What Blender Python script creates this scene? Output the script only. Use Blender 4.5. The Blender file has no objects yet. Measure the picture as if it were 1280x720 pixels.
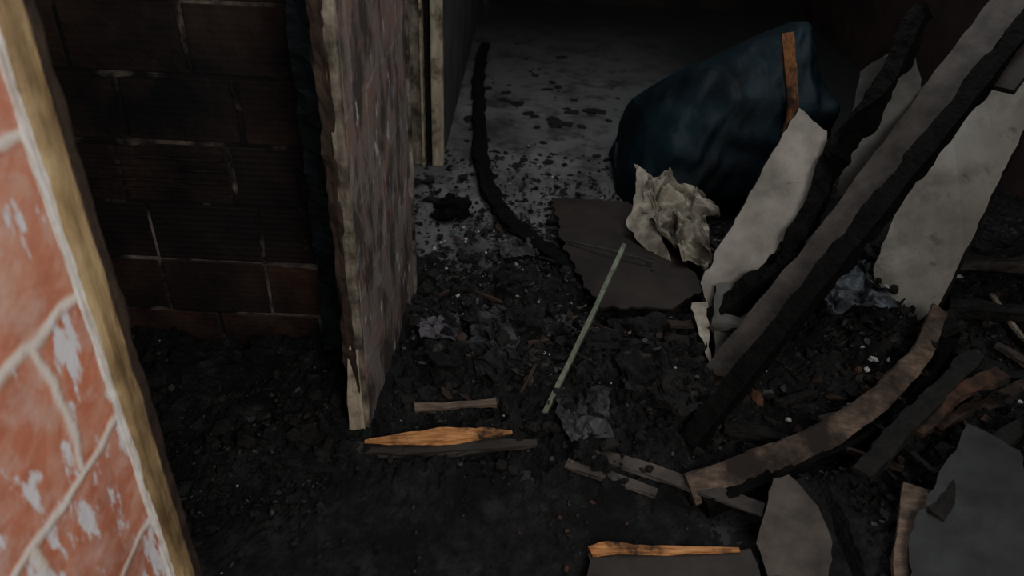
import bpy, math, random
from mathutils import Vector, Matrix, noise
random.seed(7)
R=random.random
def U(a,b): return a+(b-a)*R()
col=bpy.context.scene.collection

# ---------------------------------------------------------------- materials
def newmat(name):
    m=bpy.data.materials.new(name); m.use_nodes=True
    nt=m.node_tree; b=nt.nodes['Principled BSDF']
    return m,nt,b
def coords(nt,scale=(1,1,1)):
    tc=nt.nodes.new('ShaderNodeTexCoord'); mp=nt.nodes.new('ShaderNodeMapping')
    mp.inputs['Scale'].default_value=scale
    nt.links.new(tc.outputs['Object'],mp.inputs['Vector']); return mp.outputs[0]
def noi(nt,vec,scale,detail=8,rough=.6,dist=0):
    n=nt.nodes.new('ShaderNodeTexNoise'); n.inputs['Scale'].default_value=scale
    n.inputs['Detail'].default_value=detail; n.inputs['Roughness'].default_value=rough
    n.inputs['Distortion'].default_value=dist
    nt.links.new(vec,n.inputs['Vector']); return n.outputs['Fac']
def ramp(nt,fac,stops):
    r=nt.nodes.new('ShaderNodeValToRGB'); e=r.color_ramp.elements
    while len(e)<len(stops): e.new(.5)
    for i,(p,c) in enumerate(stops):
        e[i].position=p; e[i].color=(c[0],c[1],c[2],1)
    nt.links.new(fac,r.inputs[0]); return r.outputs[0]
def mix(nt,fac,a,b,mode='MIX'):
    m=nt.nodes.new('ShaderNodeMix'); m.data_type='RGBA'; m.blend_type=mode
    if isinstance(fac,(int,float)): m.inputs[0].default_value=fac
    else: nt.links.new(fac,m.inputs[0])
    for s,i in ((a,6),(b,7)):
        if isinstance(s,tuple): m.inputs[i].default_value=(*s,1)
        else: nt.links.new(s,m.inputs[i])
    return m.outputs[2]
def bump(nt,b,h,strength=.5,dist=.01):
    n=nt.nodes.new('ShaderNodeBump'); n.inputs['Strength'].default_value=strength
    n.inputs['Distance'].default_value=dist
    nt.links.new(h,n.inputs['Height']); nt.links.new(n.outputs[0],b.inputs['Normal'])
def mth(nt,op,a,b):
    m=nt.nodes.new('ShaderNodeMath'); m.operation=op; m.use_clamp=False
    for s,i in ((a,0),(b,1)):
        if isinstance(s,(int,float)): m.inputs[i].default_value=s
        else: nt.links.new(s,m.inputs[i])
    return m.outputs[0]
BW=lambda lo,hi:[(lo,(0,0,0)),(hi,(1,1,1))]

def noisy(name,c1,c2,scale=12,rough=.8,stretch=(1,1,1),soot=None,sootc=(.006,.006,.007),b=.4,bd=.01,spec=.3,sscale=3,sw=.07):
    m,nt,p=newmat(name); v=coords(nt,stretch)
    f=noi(nt,v,scale); c=ramp(nt,f,[(.3,c1),(.7,c2)])
    if soot is not None:
        v2=coords(nt); s=noi(nt,v2,sscale,10,.65)
        s=ramp(nt,s,BW(soot-sw,soot+sw)); c=mix(nt,s,sootc,c)
    nt.links.new(c,p.inputs['Base Color']); p.inputs['Roughness'].default_value=rough
    p.inputs['Specular IOR Level'].default_value=spec
    bump(nt,p,noi(nt,v,scale*3),b,bd); return m

char=noisy('charred_wood',(.004,.004,.004),(.020,.019,.018),18,.75,(1,1,1),b=1,bd=.02)
dchar=noisy('deep_char',(.0015,.0015,.0015),(.007,.0065,.006),18,.8,(1,1,1),b=1,bd=.02,spec=.15)
def ashmat():
    m,nt,p=newmat('ash_black'); v=coords(nt)
    c=ramp(nt,noi(nt,v,24),[(.3,(.003,.0035,.004)),(.7,(.028,.029,.030))])
    s=ramp(nt,noi(nt,v,6,10,.65),BW(.40,.60)); c=mix(nt,s,(.004,.004,.0045),c)
    d=ramp(nt,noi(nt,v,9,10,.75),BW(.56,.66))
    sp=nt.nodes.new('ShaderNodeSeparateXYZ'); nt.links.new(v,sp.inputs[0])
    k=ramp(nt,mth(nt,'MULTIPLY',sp.outputs[1],.25),BW(.36,.46))
    c=mix(nt,mth(nt,'MULTIPLY',d,k),c,(.085,.083,.080))
    nt.links.new(c,p.inputs['Base Color']); p.inputs['Roughness'].default_value=.85
    p.inputs['Specular IOR Level'].default_value=.3
    bump(nt,p,noi(nt,v,60),1,.03); return m
ash=ashmat()
ashg=noisy('ash_grey',(.014,.015,.016),(.065,.065,.063),25,.9)
def plastermat():
    m,nt,p=newmat('plaster_sooted'); v=coords(nt)
    c=ramp(nt,noi(nt,v,3),[(.3,(.17,.165,.145)),(.7,(.29,.28,.25))])
    s=ramp(nt,noi(nt,v,4,10,.65),BW(.26,.56)); c=mix(nt,s,(.075,.066,.058),c)
    v2=coords(nt,(3,3,9)); s=ramp(nt,noi(nt,v2,2.4,10,.7),BW(.60,.72)); c=mix(nt,mth(nt,'MULTIPLY',s,.75),c,(.045,.038,.033))
    nt.links.new(c,p.inputs['Base Color']); p.inputs['Roughness'].default_value=.85
    bump(nt,p,noi(nt,v,12),.3,.01); return m
plaster=plastermat()
plasterd=noisy('plaster_grey',(.06,.062,.06),(.13,.13,.12),4,.85,soot=.42,sootc=(.02,.02,.02),b=.3,sscale=3,sw=.12)
white=noisy('plaster_chip',(.14,.14,.14),(.34,.34,.33),20,.8)
brown=noisy('burnt_brown',(.012,.008,.006),(.050,.032,.023),14,.8)
rust=noisy('scorched_rust_wood',(.02,.011,.007),(.085,.042,.025),14,.8,soot=.5,sootc=(.01,.007,.006),sscale=9)
woodor=noisy('split_pine',(.22,.085,.028),(.50,.26,.11),10,.7,(1.5,14,14),soot=.44,sootc=(.03,.015,.009),sscale=9)
woodlt=noisy('pale_board',(.060,.046,.037),(.16,.118,.088),9,.8,(2,10,10),soot=.50,sootc=(.02,.015,.012),sscale=6,sw=.1)
greyboard=noisy('scorched_grey_board',(.018,.016,.014),(.078,.066,.057),9,.7,(1,1,1),b=.5)
darkboard=noisy('sooted_board',(.014,.012,.011),(.045,.038,.034),6,.75,(1,1,1),b=.5)
slate=noisy('sooted_dark_panel',(.014,.015,.016),(.042,.046,.049),4,.7,(1,1,1),b=.4,soot=.45,sootc=(.006,.006,.006),sw=.12)
brownsheet=noisy('scorched_sheet',(.009,.007,.006),(.036,.026,.021),4,.6,b=.3)
green=noisy('green_stick_paint',(.06,.072,.05),(.15,.18,.13),25,.6,soot=.42,sootc=(.05,.045,.035),sscale=14)
blue=noisy('dark_blue_cover',(.002,.007,.011),(.006,.020,.029),5,.6,soot=.48,sootc=(.003,.005,.007),b=.5,sscale=4,spec=.16,sw=.12)
paper=noisy('crumpled_paper',(.17,.16,.13),(.37,.345,.285),9,.8,soot=.47,sootc=(.05,.044,.036),b=.3,sscale=7,sw=.12)
cloth=noisy('burnt_cloth',(.02,.022,.024),(.08,.083,.087),12,.8,soot=.5,sootc=(.01,.01,.011),b=.4,sscale=8)
lilac=noisy('lilac_scrap',(.04,.037,.044),(.11,.10,.12),12,.8,soot=.50,sootc=(.012,.012,.014),b=.4,sscale=9)
plasticm=noisy('melted_plastic',(.04,.047,.058),(.13,.15,.17),8,.45,soot=.45,sootc=(.01,.01,.012),b=.4,sscale=6)
soot_wall=noisy('sooted_wall',(.005,.005,.005),(.028,.023,.020),3,.9)
corr=noisy('sooted_corridor_wall',(.014,.014,.014),(.050,.050,.048),3,.9)
redwall=noisy('sooted_red_wall',(.012,.008,.007),(.050,.030,.024),3,.9)
ochre=noisy('ochre_frame_paint',(.17,.115,.055),(.42,.31,.17),6,.5,(6,6,1.3),b=.7,bd=.008,spec=.5,soot=.42,sootc=(.09,.058,.032),sscale=5,sw=.12)
cream=noisy('cream_paint',(.20,.18,.13),(.38,.34,.26),8,.6,(6,6,1),soot=.42,sootc=(.05,.035,.02),sscale=8)
creamd=noisy('cream_paint_scorched',(.12,.11,.088),(.28,.25,.20),8,.6,(6,6,1),soot=.48,sootc=(.02,.013,.01),sscale=6,sw=.1)
caulk=noisy('white_caulk',(.42,.39,.35),(.70,.66,.60),20,.7)

def stone(name,sooty):
    m,nt,p=newmat(name)
    tc=nt.nodes.new('ShaderNodeTexCoord'); sp=nt.nodes.new('ShaderNodeSeparateXYZ'); cb=nt.nodes.new('ShaderNodeCombineXYZ')
    nt.links.new(tc.outputs['Object'],sp.inputs[0]); nt.links.new(sp.outputs[1],cb.inputs[0]); nt.links.new(sp.outputs[2],cb.inputs[1])
    def distort(amt,scale):
        n=nt.nodes.new('ShaderNodeTexNoise'); n.inputs['Scale'].default_value=scale; n.inputs['Detail'].default_value=5
        nt.links.new(cb.outputs[0],n.inputs['Vector'])
        sub=nt.nodes.new('ShaderNodeVectorMath'); sub.operation='SUBTRACT'; sub.inputs[1].default_value=(.5,.5,.5)
        nt.links.new(n.outputs['Color'],sub.inputs[0])
        sc=nt.nodes.new('ShaderNodeVectorMath'); sc.operation='SCALE'; sc.inputs[3].default_value=amt; nt.links.new(sub.outputs[0],sc.inputs[0])
        ad=nt.nodes.new('ShaderNodeVectorMath'); ad.operation='ADD'; nt.links.new(cb.outputs[0],ad.inputs[0]); nt.links.new(sc.outputs[0],ad.inputs[1])
        return ad.outputs[0]
    dv=distort(.08,6)
    br=nt.nodes.new('ShaderNodeTexBrick'); br.inputs['Scale'].default_value=1
    br.inputs['Brick Width'].default_value=.25; br.inputs['Row Height'].default_value=.235
    br.inputs['Mortar Size'].default_value=.015; br.inputs['Mortar Smooth'].default_value=1; br.inputs['Bias'].default_value=0
    br.inputs['Color1'].default_value=(.46,.13,.07,1); br.inputs['Color2'].default_value=(.46,.25,.18,1)
    br.inputs['Mortar'].default_value=(.66,.58,.50,1)
    nt.links.new(dv,br.inputs['Vector'])
    v=cb.outputs[0]
    blot=ramp(nt,noi(nt,v,6,7,.65,1),[(.33,(.52,.30,.22)),(.5,(.42,.14,.085)),(.68,(.30,.075,.045))])
    c=mix(nt,ramp(nt,br.outputs['Fac'],[(0,(.6,.6,.6)),(.6,(0,0,0))]),br.outputs['Color'],blot)
    fade=ramp(nt,noi(nt,v,13,8,.7),BW(.46,.68)); c=mix(nt,mth(nt,'MULTIPLY',fade,.55),c,(.55,.43,.38))
    mp=nt.nodes.new('ShaderNodeMapping'); mp.inputs['Scale'].default_value=(9,3.2,1); mp.inputs['Rotation'].default_value=(0,0,.35)
    nt.links.new(v,mp.inputs['Vector'])
    sn=noi(nt,mp.outputs[0],2.0,6,.6)
    low=ramp(nt,sp.outputs[2],[(.55,(.11,.11,.11)),(1.15,(.03,.03,.03))])
    st=ramp(nt,mth(nt,'ADD',sn,low),BW(.62,.67))
    c=mix(nt,st,c,(.62,.59,.62))
    if sooty:
        c=mix(nt,1.0,c,(.42,.39,.40),'MULTIPLY')
        s1=ramp(nt,noi(nt,v,5,10,.7),BW(.28,.50))
        c=mix(nt,mth(nt,'MULTIPLY',s1,.85),c,(.145,.127,.115))
        s2=ramp(nt,noi(nt,v,6,8,.7),BW(.55,.62))
        c=mix(nt,mth(nt,'MULTIPLY',s2,.6),c,(.20,.105,.08))
        g=ramp(nt,noi(nt,mp.outputs[0],1.1,9,.7),BW(.47,.57))
        c=mix(nt,mth(nt,'MULTIPLY',g,.85),c,(.034,.029,.026))
        st2=ramp(nt,noi(nt,mp.outputs[0],1.6,7,.65),BW(.61,.65))
        c=mix(nt,st2,c,(.30,.29,.30))
    else:
        g=ramp(nt,noi(nt,v,3,8,.65),BW(.50,.75)); c=mix(nt,mth(nt,'MULTIPLY',g,.5),c,(.16,.09,.07))
    nt.links.new(c,p.inputs['Base Color']); p.inputs['Roughness'].default_value=.5
    bump(nt,p,mth(nt,'ADD',noi(nt,v,30),mth(nt,'MULTIPLY',br.outputs['Fac'],.2 if sooty else .8)),.6,.006)
    return m
stone_bright=stone('stone_pattern_wallcover',False)
stone_soot=stone('stone_pattern_wallcover_sooted',True)

def brickm(name,c1,c2,th,wave=.04):
    m,nt,p=newmat(name); v=coords(nt)
    c=ramp(nt,noi(nt,v,6,8,.65),[(.3,c1),(.7,c2)])
    s=ramp(nt,noi(nt,v,2.6,8,.65),BW(th-.13,th+.13)); c=mix(nt,s,(.005,.0045,.005),c)
    nt.links.new(c,p.inputs['Base Color']); p.inputs['Roughness'].default_value=.8
    p.inputs['Specular IOR Level'].default_value=.25
    sp=nt.nodes.new('ShaderNodeSeparateXYZ'); nt.links.new(v,sp.inputs[0])
    w=mth(nt,'SINE',mth(nt,'MULTIPLY',sp.outputs[2],340),0)
    bump(nt,p,mth(nt,'ADD',mth(nt,'MULTIPLY',w,wave),noi(nt,v,22)),.8,.008); return m
bk_dark=brickm('brick_black',(.007,.006,.006),(.022,.014,.013),.46,.08)
bk_mid=brickm('brick_sooted',(.012,.008,.007),(.046,.025,.020),.50)
bk_red=brickm('brick_red',(.024,.014,.011),(.10,.048,.035),.50)
mortar=noisy('mortar_sooted',(.03,.024,.022),(.19,.15,.13),14,.9,soot=.54,sootc=(.006,.005,.005),sscale=5)

def floormat():
    m,nt,p=newmat('floor_tile_scorched'); v=coords(nt)
    base=ramp(nt,noi(nt,v,2.2,9,.65),[(.3,(.040,.041,.042)),(.7,(.115,.115,.113))])
    fl=ramp(nt,noi(nt,v,4.5,10,.75),BW(.38,.52)); base=mix(nt,fl,(.018,.018,.018),base)
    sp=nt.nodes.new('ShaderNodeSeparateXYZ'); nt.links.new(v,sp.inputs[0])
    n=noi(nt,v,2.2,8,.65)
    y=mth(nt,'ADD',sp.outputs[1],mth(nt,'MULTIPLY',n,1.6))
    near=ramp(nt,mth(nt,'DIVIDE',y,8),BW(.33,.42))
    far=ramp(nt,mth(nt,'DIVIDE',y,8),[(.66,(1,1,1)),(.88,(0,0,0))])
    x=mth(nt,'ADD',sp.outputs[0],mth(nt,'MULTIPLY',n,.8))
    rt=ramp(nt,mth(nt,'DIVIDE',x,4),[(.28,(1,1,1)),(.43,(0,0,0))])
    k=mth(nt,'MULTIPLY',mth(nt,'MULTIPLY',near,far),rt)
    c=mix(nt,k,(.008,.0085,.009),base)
    nt.links.new(c,p.inputs['Base Color']); p.inputs['Roughness'].default_value=.7
    bump(nt,p,noi(nt,v,25),.4,.01); return m
floorm=floormat()

# ---------------------------------------------------------------- mesh helpers
def obj(name,verts,faces,mats,mi=None,smooth=False,parent=None):
    me=bpy.data.meshes.new(name); me.from_pydata([tuple(v) for v in verts],[],faces)
    for m in (mats if isinstance(mats,list) else [mats]): me.materials.append(m)
    if mi: me.polygons.foreach_set('material_index',mi)
    if smooth: me.polygons.foreach_set('use_smooth',[True]*len(me.polygons))
    me.update(); o=bpy.data.objects.new(name,me); col.objects.link(o)
    if parent: o.parent=parent
    return o
def empty(name,loc=(0,0,0)):
    o=bpy.data.objects.new(name,None); o.empty_display_size=.1; col.objects.link(o); return o
BF=[(0,3,2,1),(4,5,6,7),(0,1,5,4),(1,2,6,5),(2,3,7,6),(3,0,4,7)]
def box(name,a,b,mat,parent=None,bev=0):
    x0,y0,z0=a;x1,y1,z1=b
    v=[(x0,y0,z0),(x1,y0,z0),(x1,y1,z0),(x0,y1,z0),(x0,y0,z1),(x1,y0,z1),(x1,y1,z1),(x0,y1,z1)]
    o=obj(name,v,BF,mat,parent=parent)
    if bev:
        m=o.modifiers.new('bevel','BEVEL'); m.width=bev; m.segments=2
    return o
def beam(name,path,w,h,mat,parent=None,jag=.15,upv=(0,0,1),seg=.02,taper=None,seed=0):
    pts=[Vector(p) for p in path]; P=[]
    for i in range(len(pts)-1):
        n=max(2,int((pts[i+1]-pts[i]).length/seg))
        for k in range(n): P.append(pts[i].lerp(pts[i+1],k/n))
    P.append(pts[-1]); N=len(P)
    for _ in range(5):
        P=[P[0]]+[(P[i-1]+P[i]*2+P[i+1])/4 for i in range(1,N-1)]+[P[-1]]
    V=[];F=[]; up=Vector(upv); K=12
    ring=[(-1,-1),(-.33,-1.03),(.33,-1.0),(1,-1),(1.02,-.33),(1,.33),(1,1),(.33,1.03),(-.33,1),(-1,1),(-1.02,.33),(-1,-.33)]
    for i,p in enumerate(P):
        t=(P[min(i+1,N-1)]-P[max(i-1,0)]).normalized()
        s=t.cross(up).normalized(); u=s.cross(t).normalized()
        f=i/(N-1)
        k=1 if taper is None else (taper[0]+(taper[1]-taper[0])*f if len(taper)==2 else taper[1]-(abs(2*f-1)**2)*(taper[1]-taper[0]))
        for j,(a,b) in enumerate(ring):
            q=Vector((p.x*12+a*.9+seed,p.y*12+b*.9,p.z*12))
            d=1+jag*2*(noise.noise(q)+.5*noise.noise(q*3))
            V.append(p+s*(a*w/2*k*d)+u*(b*h/2*k*d))
    for i in range(N-1):
        for j in range(K):
            F.append((i*K+j,i*K+(j+1)%K,(i+1)*K+(j+1)%K,(i+1)*K+j))
    F.append(tuple(range(K))[::-1]); F.append(tuple((N-1)*K+j for j in range(K)))
    return obj(name,V,F,mat,parent=parent)
def slab(name,pts,th,mat,parent=None,edge=None,jag=.006,step=.02,seed=0):
    pts=[Vector(p) for p in pts]; c=sum(pts,Vector())/len(pts)
    n=Vector()
    for i in range(len(pts)): n+=(pts[i]-c).cross(pts[(i+1)%len(pts)]-c)
    n.normalize()
    pts=[p-n*((p-c).dot(n))*.8 for p in pts]
    out=[]
    for i in range(len(pts)):
        a=pts[i];b=pts[(i+1)%len(pts)]; L=(b-a).length; k=max(1,int(L/step))
        s=(b-a).normalized().cross(n)
        for j in range(k):
            p=a.lerp(b,j/k); d=noise.noise(p*25+Vector((seed,0,0)))*jag*2
            out.append(p+s*(d if j else 0))
    N=len(out); V=[p+n*th/2 for p in out]+[p-n*th/2 for p in out]
    F=[tuple(range(N)),tuple(range(2*N-1,N-1,-1))]
    mi=[0,0]
    for i in range(N):
        F.append((i,i+N,(i+1)%N+N,(i+1)%N)); mi.append(1 if edge else 0)
    return obj(name,V,F,[mat]+([edge] if edge else []),mi,parent=parent)
def crumple(name,A,B,C_,D,mat,amp,freq,n=46,nrm=(-.25,-.5,1),seed=0,parent=None):
    A,B,C_,D=map(Vector,(A,B,C_,D)); V=[];F=[]; nv=Vector(nrm).normalized()
    for j in range(n):
        for i in range(n):
            u,v=i/(n-1),j/(n-1); p=(A*(1-u)+B*u)*(1-v)+(D*(1-u)+C_*u)*v
            q=p*freq+Vector((seed,0,0))
            c=abs(noise.noise(q))+.45*abs(noise.noise(q*2.3+Vector((3,1,2))))+.2*abs(noise.noise(q*5))
            p=p+nv*(amp*c)+Vector((noise.noise(q*1.7),noise.noise(q*1.9),0))*amp*.35
            V.append(p)
    for j in range(n-1):
        for i in range(n-1):
            a=j*n+i; F.append((a,a+n,a+n+1,a+1))
    return obj(name,V,F,mat,parent=parent)

# ---------------------------------------------------------------- room shell
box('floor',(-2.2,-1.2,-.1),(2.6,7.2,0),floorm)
box('wall_left',(-.75,-1.2,0),(-.60,.86,2.3),stone_bright)
box('wall_back',(-.34,6.9,0),(2.6,7.05,2.3),soot_wall)
box('wall_right',(2.35,.2,0),(2.5,6.9,2.3),redwall)
box('wall_corridor',(-.52,3.62,0),(-.37,6.9,2.3),corr)
box('wall_far_left',(-2.1,-1.2,0),(-1.95,1.9,2.3),soot_wall)

fr=empty('door_frame')
box('jamb',(-.76,.862,0),(-.585,.925,2.3),ochre,fr,.008)
beam('stop_bead',[(-.588,.915,0),(-.588,.915,2.3)],.010,.02,brown,fr,.3,(0,1,0))
beam('caulk_line',[(-.597,.858,0),(-.597,.858,2.3)],.008,.011,caulk,fr,.5,(0,1,0))

wb=empty('wall_brick')
box('mortar_core',(-1.95,1.8985,0),(-.50,2.0,2.3),mortar,wb)
offs={0:-.90,1:-.735,2:-.734,3:-.784,4:-.735,5:-.843,6:-.75,7:-.9,8:-.8,9:-.85,10:-.75,11:-.8,12:-.8}
for r in range(12):
    z0=-.025+.185*r; x=offs[r]
    while x<-.5: x+=.31
    while x>-1.9:
        a=x-.31; xr=min(x,-.50); xl=max(a,-1.94)
        if xr-xl>.03:
            g=U(.003,.006)
            if r==0: m=bk_red
            elif r==1: m=bk_red if xl>-.76 else bk_mid
            elif r==2: m=bk_dark
            elif r==5: m=bk_mid
            else: m=random.choice([bk_dark,bk_mid])
            d=U(-.002,.002)
            nm='brick_%d_%d'%(r,int((x+3)*100))
            box(nm,(xl+g,1.896+d,max(0,z0+g)),(xr-g,1.93,z0+.185-g),m,wb,.004)
        x-=.31
for z in (.575,.605,.640,.672): beam('rib_%d'%int(z*1000),[(-1.35,1.893,z),(-.80,1.893,z)],.010,.009,bk_mid,wb,.3)
for i,(xa,za,xb,zb) in enumerate([(-1.044,.72,-1.05,.88),(-.735,.72,-.74,.89),(-.843,.92,-.85,1.05),(-.784,.54,-.78,.70),(-.60,.55,-.605,.66),(-.735,.37,-.73,.50),(-1.3,.71,-1.0,.712),(-.74,.345,-.52,.342),(-1.1,.895,-.9,.90),(-.6,.40,-.605,.45)]):
    beam('mortar_smear_%d'%i,[(xa,1.8925,za),((xa+xb)/2+.004,1.8925,(za+zb)/2),(xb,1.8925,zb)],.010,.006,mortar if i<9 else rust,wb,.6,(0,1,0),seed=i,seg=.01)
beam('charred_post',[(-.515,1.86,0),(-.515,1.86,2.3)],.085,.09,noisy('blue_black_char',(.006,.008,.010),(.018,.024,.029),12,.6),wb,.1,(0,1,0))

dr=empty('door_1')
slab('stone_face',[(-.378,1.562,.005),(-.350,2.27,.005),(-.350,2.27,2.25),(-.378,1.562,2.25)],.004,stone_soot,dr,jag=0)
core=[(-.430,1.565,0),(-.384,1.565,0),(-.356,2.268,0),(-.402,2.268,0)]
v=[Vector(p) for p in core]+[Vector(p)+Vector((0,0,2.25)) for p in core]
obj('leaf',v,BF,brown,parent=dr)
beam('lock_edge_char',[(-.414,1.556,0.02),(-.414,1.556,2.24)],.030,.026,brown,dr,.35,(0,1,0))
beam('lock_edge',[(-.391,1.556,0.0),(-.391,1.556,2.25)],.026,.022,creamd,dr,.07,(0,1,0))
beam('lock_edge_base',[(-.411,1.550,0.0),(-.410,1.550,.20),(-.400,1.553,.38)],.048,.026,cream,dr,.06,(0,1,0),taper=(1,.45))
beam('hinge_edge',[(-.348,2.262,0.0),(-.348,2.262,2.25)],.016,.022,creamd,dr,.15,(0,1,0))

d2=empty('door_2')
box('stile',(-.56,3.40,0),(-.445,3.44,2.2),creamd,d2,.004)
box('groove',(-.445,3.43,0),(-.415,3.46,2.2),char,d2)
box('architrave',(-.415,3.39,0),(-.36,3.44,2.2),cream,d2,.006)
box('bead',(-.462,3.385,0),(-.45,3.40,2.2),cream,d2,.002)

# ---------------------------------------------------------------- ash heap
def sm(a,b,x):
    t=max(0,min(1,(x-a)/(b-a))); return t*t*(3-2*t)
def ashz(x,y):
    p=Vector((x*3,y*3,0))
    n=noise.fractal(p,1,2,6)
    h=.034+.055*n+.035*abs(noise.noise(p*4))+.025*abs(noise.noise(p*9))
    sh=.25*(1-sm(-.1,.4,x))
    h*=1-sm(2.35-sh,3.0-sh,y+.35*noise.noise(Vector((x*3,y*3,0))))
    if x>.7: h+=.09*sm(.7,1.3,x)*(1-sm(2.9,3.7,y))
    h+=.04*math.exp(-((x-.45)**2/.05+(y-1.85)**2/.06))
    if x<-.5: h+=.05*sm(1.45,1.9,y)
    k=1-sm(1.3,1.5,y+.12*n)
    if x<.85: h=h*(1-k)+k*(.018+.008*n)
    h-=.035*math.exp(-((x-.12)**2/.004+(y-1.66)**2/.006))
    return h-.012
nx,ny=380,300
V=[];F=[];
for j in range(ny):
    for i in range(nx):
        x=-1.94+4.28*i/(nx-1); y=.3+3.3*j/(ny-1)
        z=ashz(x,y)
        q=Vector((x*24,y*24,1))
        z+=(.036*abs(noise.noise(q))+.018*noise.noise(q*2.3))*(.15+.85*sm(1.25,1.5,y+.3*abs(x)*(x<-.5)))-.003
        V.append((x,y,z))
for j in range(ny-1):
    for i in range(nx-1):
        a=j*nx+i; x,y,z=V[a]
        if x<-.5 and (y>1.885 or y<.97): continue
        F.append((a,a+1,a+nx+1,a+nx))
obj('ash_heap',V,F,ash)

import bmesh
bm=bmesh.new(); bmesh.ops.create_icosphere(bm,subdivisions=1,radius=1)
bm.verts.ensure_lookup_table(); IV=[v.co.copy() for v in bm.verts]; IF=[tuple(v.index for v in f.verts) for f in bm.faces]; bm.free()
class Pile:
    def __init__(s): s.V=[];s.F=[];s.M=[]
    def add(s,p,sz,flat,mi,tilt=.5):
        rot=Matrix.Rotation(U(0,6.28),3,'Z')@Matrix.Rotation(U(-tilt,tilt),3,'X')@Matrix.Rotation(U(-tilt,tilt),3,'Y')
        sx,sy,szz=sz*U(.6,1.3),sz*U(.5,1.0),sz*flat*U(.6,1.2); n0=len(s.V)
        for v in IV:
            k=U(.55,1.25); w=Vector((v.x*sx,v.y*sy,v.z*szz))*k
            s.V.append(Vector(p)+rot@w)
        for f in IF: s.F.append(tuple(n0+i for i in f)); s.M.append(mi)
pl=Pile()
def blocked(x,y):
    return (x<-.5 and y>1.86) or (x<-.58 and y<.95) or (-.47<x<-.34 and 1.5<y<2.3)
cnt=0
while cnt<10000:
    x=U(-1.6,2.1); y=U(.8,3.3)
    if R()<.10: x=U(-1.3,-.45); y=U(1.25,1.87)
    if blocked(x,y): continue
    d=1
    if y<1.42 and x<.9 and x>-.45: d=.12
    if y<1.2 and x<=-.45: d=.2
    if y>2.6: d=.4
    if R()>d: continue
    r=R()
    s=U(.002,.008) if r<.80 else U(.008,.018) if r<.955 else U(.018,.036)
    r=R()
    mi=0 if r<.80 else 1 if r<.93 else 3 if r<.985 else 2
    if s>.015: mi=0
    if mi==2: s=min(s,.010)*.7
    if y<1.42 and x<.9: s=min(s,.014)
    pl.add((x,y,max(0,ashz(x,y))+.008+s*.3),s,U(.35,.8),mi); cnt+=1
for _ in range(220):
    x=U(-.3,.9); y=U(1.6,2.9)
    if blocked(x,y): continue
    s=U(.010,.030); pl.add((x,y,max(0,ashz(x,y))+.018),s,.12,random.choice([0,0,0,1,3]),.6)
for _ in range(750):
    x=random.gauss(-.02,.25); y=random.gauss(2.5,.45)
    if blocked(x,y) or y<1.55 or x<-.33: continue
    s=U(.003,.014); pl.add((x,y,max(0,ashz(x,y))+.005+s*.5),s,.5,random.choice([0,0,1,1,1,2,3]))
for _ in range(90):
    x=random.gauss(1.15,.25); y=random.gauss(2.1,.35); s=U(.005,.02)
    pl.add((x,y,ashz(x,y)+.01+s*.5),s,.5,random.choice([1,1,2]))
for _ in range(40):
    x=random.gauss(.15,.3); y=random.gauss(4.1,.5); s=U(.02,.06)
    if x>-.3: pl.add((x,y,.004),s,.1,0,.1)
for _ in range(40):
    x=U(-.3,.6); y=U(3.0,5.6); s=U(.006,.022); pl.add((x,y,.004),s,.2,0,.2)
for _ in range(30):
    x=random.gauss(.18,.06); y=random.gauss(1.25,.06); s=U(.003,.010); pl.add((x,y,.018),s,.3,4)
for _ in range(30):
    x=random.gauss(1.1,.2); y=random.gauss(1.65,.12); s=U(.008,.03); pl.add((x,y,ashz(x,y)+.02),s,.4,4)
obj('burnt_rubble',pl.V,pl.F,[char,ashg,white,brown,rust],pl.M)

def lump(name,c,r,mat,seed,amp=.35):
    bm=bmesh.new(); bmesh.ops.create_icosphere(bm,subdivisions=4,radius=1)
    for v in bm.verts:
        n=noise.fractal(v.co*1.3+Vector((seed,0,0)),1,2,5)
        k=1+amp*n; v.co=Vector((v.co.x*r[0]*k,v.co.y*r[1]*k,v.co.z*r[2]*k))+Vector(c)
    me=bpy.data.meshes.new(name); bm.to_mesh(me); bm.free(); me.materials.append(mat)
    o=bpy.data.objects.new(name,me); col.objects.link(o); return o
lump('charcoal_lump',(-.28,2.88,.04),(.075,.05,.05),dchar,1,.6)
for i,(c,r) in enumerate([((-.02,2.3,.04),(.06,.05,.04)),((.05,2.05,.05),(.09,.06,.05)),((-.18,1.85,.05),(.08,.06,.05)),((.27,1.95,.05),(.08,.06,.04)),((.4,1.8,.05),(.1,.09,.06)),((-.6,1.62,.04),(.12,.09,.04)),((-.9,1.7,.06),(.16,.1,.05)),((.45,2.05,.05),(.1,.08,.05)),((-.72,1.78,.07),(.10,.06,.05)),((-.55,1.42,.03),(.09,.05,.03))]):
    lump('charcoal_lump',c,r,ash,5+i,.8)
crumple('burnt_cloth',(-.16,2.12,.05),(.0,2.12,.05),(.06,1.78,.05),(-.08,1.78,.05),cloth,.09,12)
crumple('burnt_cloth',(.14,1.66,.06),(.30,1.72,.07),(.30,1.54,.05),(.18,1.52,.05),cloth,.06,13,seed=4)
crumple('burnt_cloth',(.45,2.0,.06),(.62,1.98,.08),(.52,1.62,.05),(.40,1.66,.05),char,.10,9,seed=7)
crumple('burnt_cloth',(-.75,1.60,.03),(-.60,1.62,.03),(-.58,1.50,.02),(-.72,1.48,.02),cloth,.04,14,seed=9)
crumple('lilac_scrap',(-.31,2.06,.05),(-.18,2.08,.05),(-.16,1.95,.05),(-.28,1.94,.05),lilac,.05,14,seed=11)
crumple('lilac_scrap',(-.06,2.66,.02),(.10,2.68,.02),(.12,2.55,.02),(-.04,2.52,.02),cloth,.05,14,seed=12)
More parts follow.
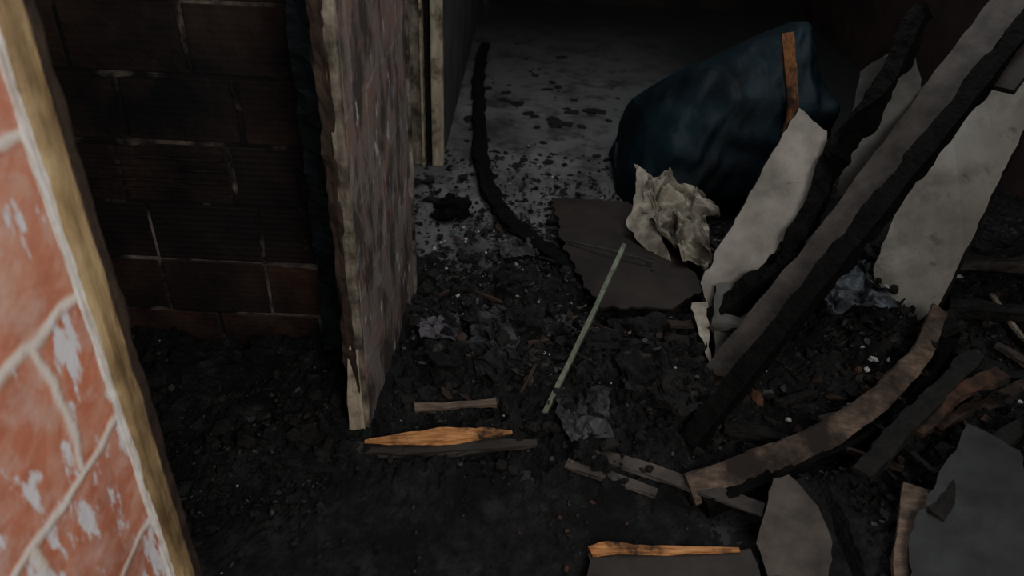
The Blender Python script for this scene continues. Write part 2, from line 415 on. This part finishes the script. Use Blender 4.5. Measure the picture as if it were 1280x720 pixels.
crumple('melted_plastic',(.98,2.34,.17),(1.2,2.36,.19),(1.25,2.05,.17),(1.0,2.02,.15),plasticm,.14,9,seed=2)
crumple('melted_plastic',(.95,2.6,.14),(1.15,2.6,.2),(1.2,2.4,.14),(1.0,2.4,.14),plasticm,.12,9,seed=5)

# ---------------------------------------------------------------- far room things
cv=[(-.28,5.42,.02),(-.27,4.6,.02),(-.22,4.0,.02),(-.19,3.49,.02),(-.12,3.1,.02),(-.01,2.78,.025),(.12,2.6,.03),(.24,2.43,.04),(.34,2.3,.05)]
beam('burn_boundary',cv,.062,.03,dchar,None,.3)  # burnt boundary line on the floor, modelled as a raised tube
pr=[(.46,.03),(.50,.22),(.55,.34),(.745,.49),(.97,.62),(1.16,.72),(1.21,.72),(1.28,.60),(1.33,.3),(1.35,.05)]
def ph(x):
    for (a,b),(c,d) in zip(pr,pr[1:]):
        if a<=x<=c: return b+(d-b)*(x-a)/(c-a)
    return .02
V=[];F=[];NX,NA=110,60
for i in range(NX):
    x=.46+.89*i/(NX-1); h=ph(x)
    for j in range(NA):
        a=math.pi*j/(NA-1); yc=3.42; ry=.20+.26*min(1,h/.4)
        y=yc-ry*math.cos(a); z=h*math.sin(a)**.75
        q=Vector((x*4,y*4,z*4)); d=.03*noise.fractal(q,1,2,4)+.03*noise.noise(Vector((x*3,y*3,z*12)))+.03*abs(noise.noise(Vector((x*9-z*5,y*4,z*3))))
        V.append((x+d*.5,y-d,max(.0,z+d*math.sin(a))))
for i in range(NX-1):
    for j in range(NA-1):
        a=i*NA+j; F.append((a,a+NA,a+NA+1,a+1))
bt=empty('blue_tarpaulin')
obj('cover',V,F,blue,smooth=True,parent=bt)
beam('hem',[(.48,3.5,.12),(.465,3.36,.06),(.50,3.16,.03),(.60,3.03,.03),(.80,2.97,.03),(1.05,2.96,.03)],.02,.022,blue,bt,.2)
beam('pine_batten',[(1.08,2.90,.02),(1.10,2.98,.5),(1.04,3.1,.78)],.045,.025,noisy('scorched_pine',(.08,.035,.015),(.24,.11,.045),10,.7,(14,14,1.5),soot=.46,sootc=(.02,.012,.008),sscale=7),None,.08,(0,1,0))

slab('scorched_sheet',[(.16,3.05,.03),(.49,3.02,.05),(.60,2.7,.06),(.69,2.26,.08),(.52,2.12,.10),(.30,2.12,.10),(.19,2.55,.05)],.008,brownsheet,jag=.012)
beam('wire',[(.21,2.6,.07),(.35,2.5,.10),(.52,2.42,.10)],.006,.006,ashg,None,.2)
crumple('crumpled_paper',(.50,2.92,.22),(.79,2.82,.18),(.74,2.36,.06),(.52,2.60,.10),paper,.15,8,n=70)
slab('folded_paper',[(.48,2.88,.29),(.53,2.84,.26),(.56,2.62,.15),(.60,2.45,.08),(.52,2.55,.07),(.45,2.68,.10),(.48,2.78,.2)],.003,paper,None,None,.01)
beam('green_stick',[(.103,1.62,.03),(.24,1.93,.145),(.376,2.25,.265)],.015,.015,green,None,.06)

# ---------------------------------------------------------------- fallen boards on the right
slab('plasterboard_piece',[(.63,2.18,.17),(.66,2.10,.12),(.70,2.12,.12),(.87,2.19,.30),(1.0,2.38,.47),(1.04,2.43,.55),(1.03,2.46,.62),(.93,2.47,.70),(.90,2.44,.66)],.018,plaster,None,char)
slab('plasterboard_piece',[(1.08,2.35,.43),(1.13,2.55,.80),(1.20,2.55,.86),(1.25,2.5,.90),(1.30,2.4,.75),(1.29,2.31,.62),(1.26,2.33,.5)],.018,plasterd,None,char,.004)
slab('plasterboard_piece',[(1.24,2.32,.20),(1.29,2.18,.07),(1.47,2.11,.06),(1.56,2.28,.45),(1.66,2.45,.80),(1.80,2.7,1.05),(1.75,2.75,.90),(1.60,2.73,.65),(1.41,2.54,.40)],.02,plaster,None,char,.004)
slab('plasterboard_piece',[(.86,2.18,.20),(.82,2.02,.10),(.75,1.89,.05),(.70,1.83,.03),(.655,1.85,.03),(.645,2.0,.13),(.67,2.12,.2)],.015,plasterd,None,char)
slab('torn_wallpaper_strip',[(.60,2.10,.14),(.65,2.10,.15),(.645,1.98,.10),(.635,1.88,.06),(.61,1.98,.10)],.004,paper)
tb=empty('charred_timber')
beam('timber',[(.52,1.56,.02),(1.5,2.38,1.0),(1.80,2.63,1.30)],.058,.055,dchar,tb,.18)
beam('scorched_grey_plank',[(.60,1.76,.04),(.98,2.07,.42),(1.36,2.41,.84),(1.58,2.60,1.08)],.11,.022,greyboard,None,.06,(-.6,-.4,.6))
beam('scorched_grey_plank',[(1.42,2.24,.86),(1.64,2.42,1.12),(1.75,2.5,1.25)],.07,.022,darkboard,None,.06,(-.6,-.4,.6))
beam('charred_batten',[(.665,2.05,.10),(.87,2.12,.28),(.99,2.28,.44),(1.03,2.37,.55),(1.06,2.36,.63),(1.12,2.35,.78),(1.24,2.5,1.02)],.055,.07,dchar,None,.3)
beam('curved_plank',[(1.35,2.0,.23),(1.22,1.80,.20),(1.08,1.67,.16),(.94,1.57,.12),(.80,1.50,.09),(.484,1.365,.05)],.070,.016,woodlt,None,.10,(-.1,-.75,.65),taper=(.75,1.15))
beam('charred_rail',[(1.40,1.97,.15),(1.20,1.73,.12),(.97,1.55,.07),(.80,1.475,.05),(.52,1.34,.02)],.045,.05,dchar,None,.3)
beam('charred_rail',[(.90,1.36,.14),(1.10,1.55,.18),(1.36,1.78,.22)],.05,.03,char,None,.2)
beam('charred_rail',[(1.02,1.22,.15),(1.28,1.45,.20),(1.62,1.62,.24)],.04,.04,char,None,.2)
beam('scorched_rust_board',[(1.08,1.50,.17),(1.22,1.62,.2),(1.40,1.70,.22)],.05,.015,rust,None,.2)
beam('charred_rail',[(1.46,2.12,.16),(1.75,2.0,.22),(2.05,1.95,.2)],.06,.04,char,None,.2)
beam('charred_rail',[(1.55,2.35,.2),(1.85,2.2,.3),(2.1,2.2,.4)],.05,.04,darkboard,None,.2)
beam('threshold_strip',[(-.51,1.46,.03),(-.2,1.49,.035),(.09,1.53,.03)],.055,.02,darkboard,None,.12,taper=(.4,1.0,0))
beam('split_pine_strip',[(-.38,1.485,.048),(-.18,1.515,.053),(.02,1.55,.048)],.046,.015,woodor,None,.2,taper=(.25,1.05,0))
beam('split_pine_strip',[(-.26,1.61,.065),(-.03,1.65,.065)],.026,.012,woodlt,None,.2)
slab('scorched_board',[(.21,1.16,.03),(.25,1.185,.03),(.42,1.18,.035),(.60,1.19,.04),(.62,1.0,.04),(.2,.95,.03)],.03,darkboard,None,rust)
beam('pine_splinter',[(.215,1.160,.048),(.24,1.174,.05),(.42,1.173,.055),(.57,1.182,.058)],.024,.010,woodor,None,.25,taper=(1.2,.5))
beam('thin_board',[(.20,1.50,.04),(.42,1.42,.05),(.66,1.31,.05)],.045,.01,greyboard,None,.1)
beam('thin_board',[(.17,1.46,.03),(.40,1.36,.04)],.03,.01,greyboard,None,.12)
slab('broken_board',[(.68,1.35,.12),(.72,1.36,.12),(.77,1.27,.11),(.78,1.18,.09),(.75,1.10,.07),(.62,1.11,.05),(.61,1.19,.06)],.03,greyboard,None,char,.003)
slab('sooted_panel',[(1.20,1.48,.20),(1.26,1.37,.25),(1.19,1.05,.16),(.90,1.05,.12),(.94,1.16,.13),(.99,1.24,.15)],.018,slate,None,char)
beam('pink_board',[(1.03,1.34,.13),(.93,1.12,.09),(.90,1.0,.08)],.06,.015,woodlt,None,.1)
beam('yellow_strip',[(1.60,2.15,.20),(1.62,1.95,.16),(1.66,1.75,.14)],.014,.012,creamd,None,.15)
beam('yellow_strip',[(1.36,1.52,.26),(1.30,1.36,.26),(1.26,1.2,.24)],.014,.012,creamd,None,.15)
for i in range(46):
    x=U(.75,1.9);y=U(1.3,2.7);z=ashz(x,y)+.02;a=U(0,6.28);L=U(.08,.28)
    beam('charred_splinter',[(x,y,z),(x+L*math.cos(a),y+L*math.sin(a),z+U(0,.1))],U(.012,.04),U(.008,.02),random.choice([char,char,char,brown,greyboard]),None,.3,seed=i)
for i in range(26):
    x=U(-.25,.7);y=U(1.6,2.5);z=ashz(x,y)+.014;a=U(0,6.28);L=U(.06,.14)
    beam('charred_splinter',[(x,y,z),(x+L*math.cos(a),y+L*math.sin(a),z+U(0,.02))],U(.008,.02),U(.006,.012),random.choice([char,char,brown]),None,.3,seed=i)

# ---------------------------------------------------------------- light
def area(name,loc,tgt,size,power,c):
    l=bpy.data.lights.new(name,'AREA'); l.shape='RECTANGLE'; l.size=size[0]; l.size_y=size[1]; l.energy=power; l.color=c
    o=bpy.data.objects.new(name,l); col.objects.link(o); o.location=loc
    o.rotation_euler=(Vector(tgt)-Vector(loc)).to_track_quat('-Z','Y').to_euler()
area('daylight_entrance',(.9,-.5,2.0),(-.6,.7,.8),(.7,1.0),29,(1,.95,.88))
area('front_fill',(.5,-1.0,2.3),(.1,2.2,.2),(1.2,.8),22,(1,.95,.88))  # added frontal fill behind the camera, lifts the brick wall
area('overhead_fill',(.9,3.2,3.2),(.9,2.9,0),(1.2,1.8),34,(.97,.98,1))  # added fill from overhead for the plaster boards, no window modelled here
w=bpy.data.worlds.new('world'); bpy.context.scene.world=w; w.use_nodes=True
bg=w.node_tree.nodes['Background']; bg.inputs[0].default_value=(.82,.85,.9,1); bg.inputs[1].default_value=.22

# ---------------------------------------------------------------- camera
cd=bpy.data.cameras.new('camera'); cam=bpy.data.objects.new('camera',cd); col.objects.link(cam)
cd.sensor_width=36; cd.lens=26.72; cd.clip_start=.02
cd.dof.use_dof=True; cd.dof.focus_distance=2.3; cd.dof.aperture_fstop=3.2
M=Matrix(((.9988,-.0485,0,0),(.0267,.5495,-.835,0),(.0405,.834,.5502,1.55),(0,0,0,1)))
cam.matrix_world=M
bpy.context.scene.camera=cam
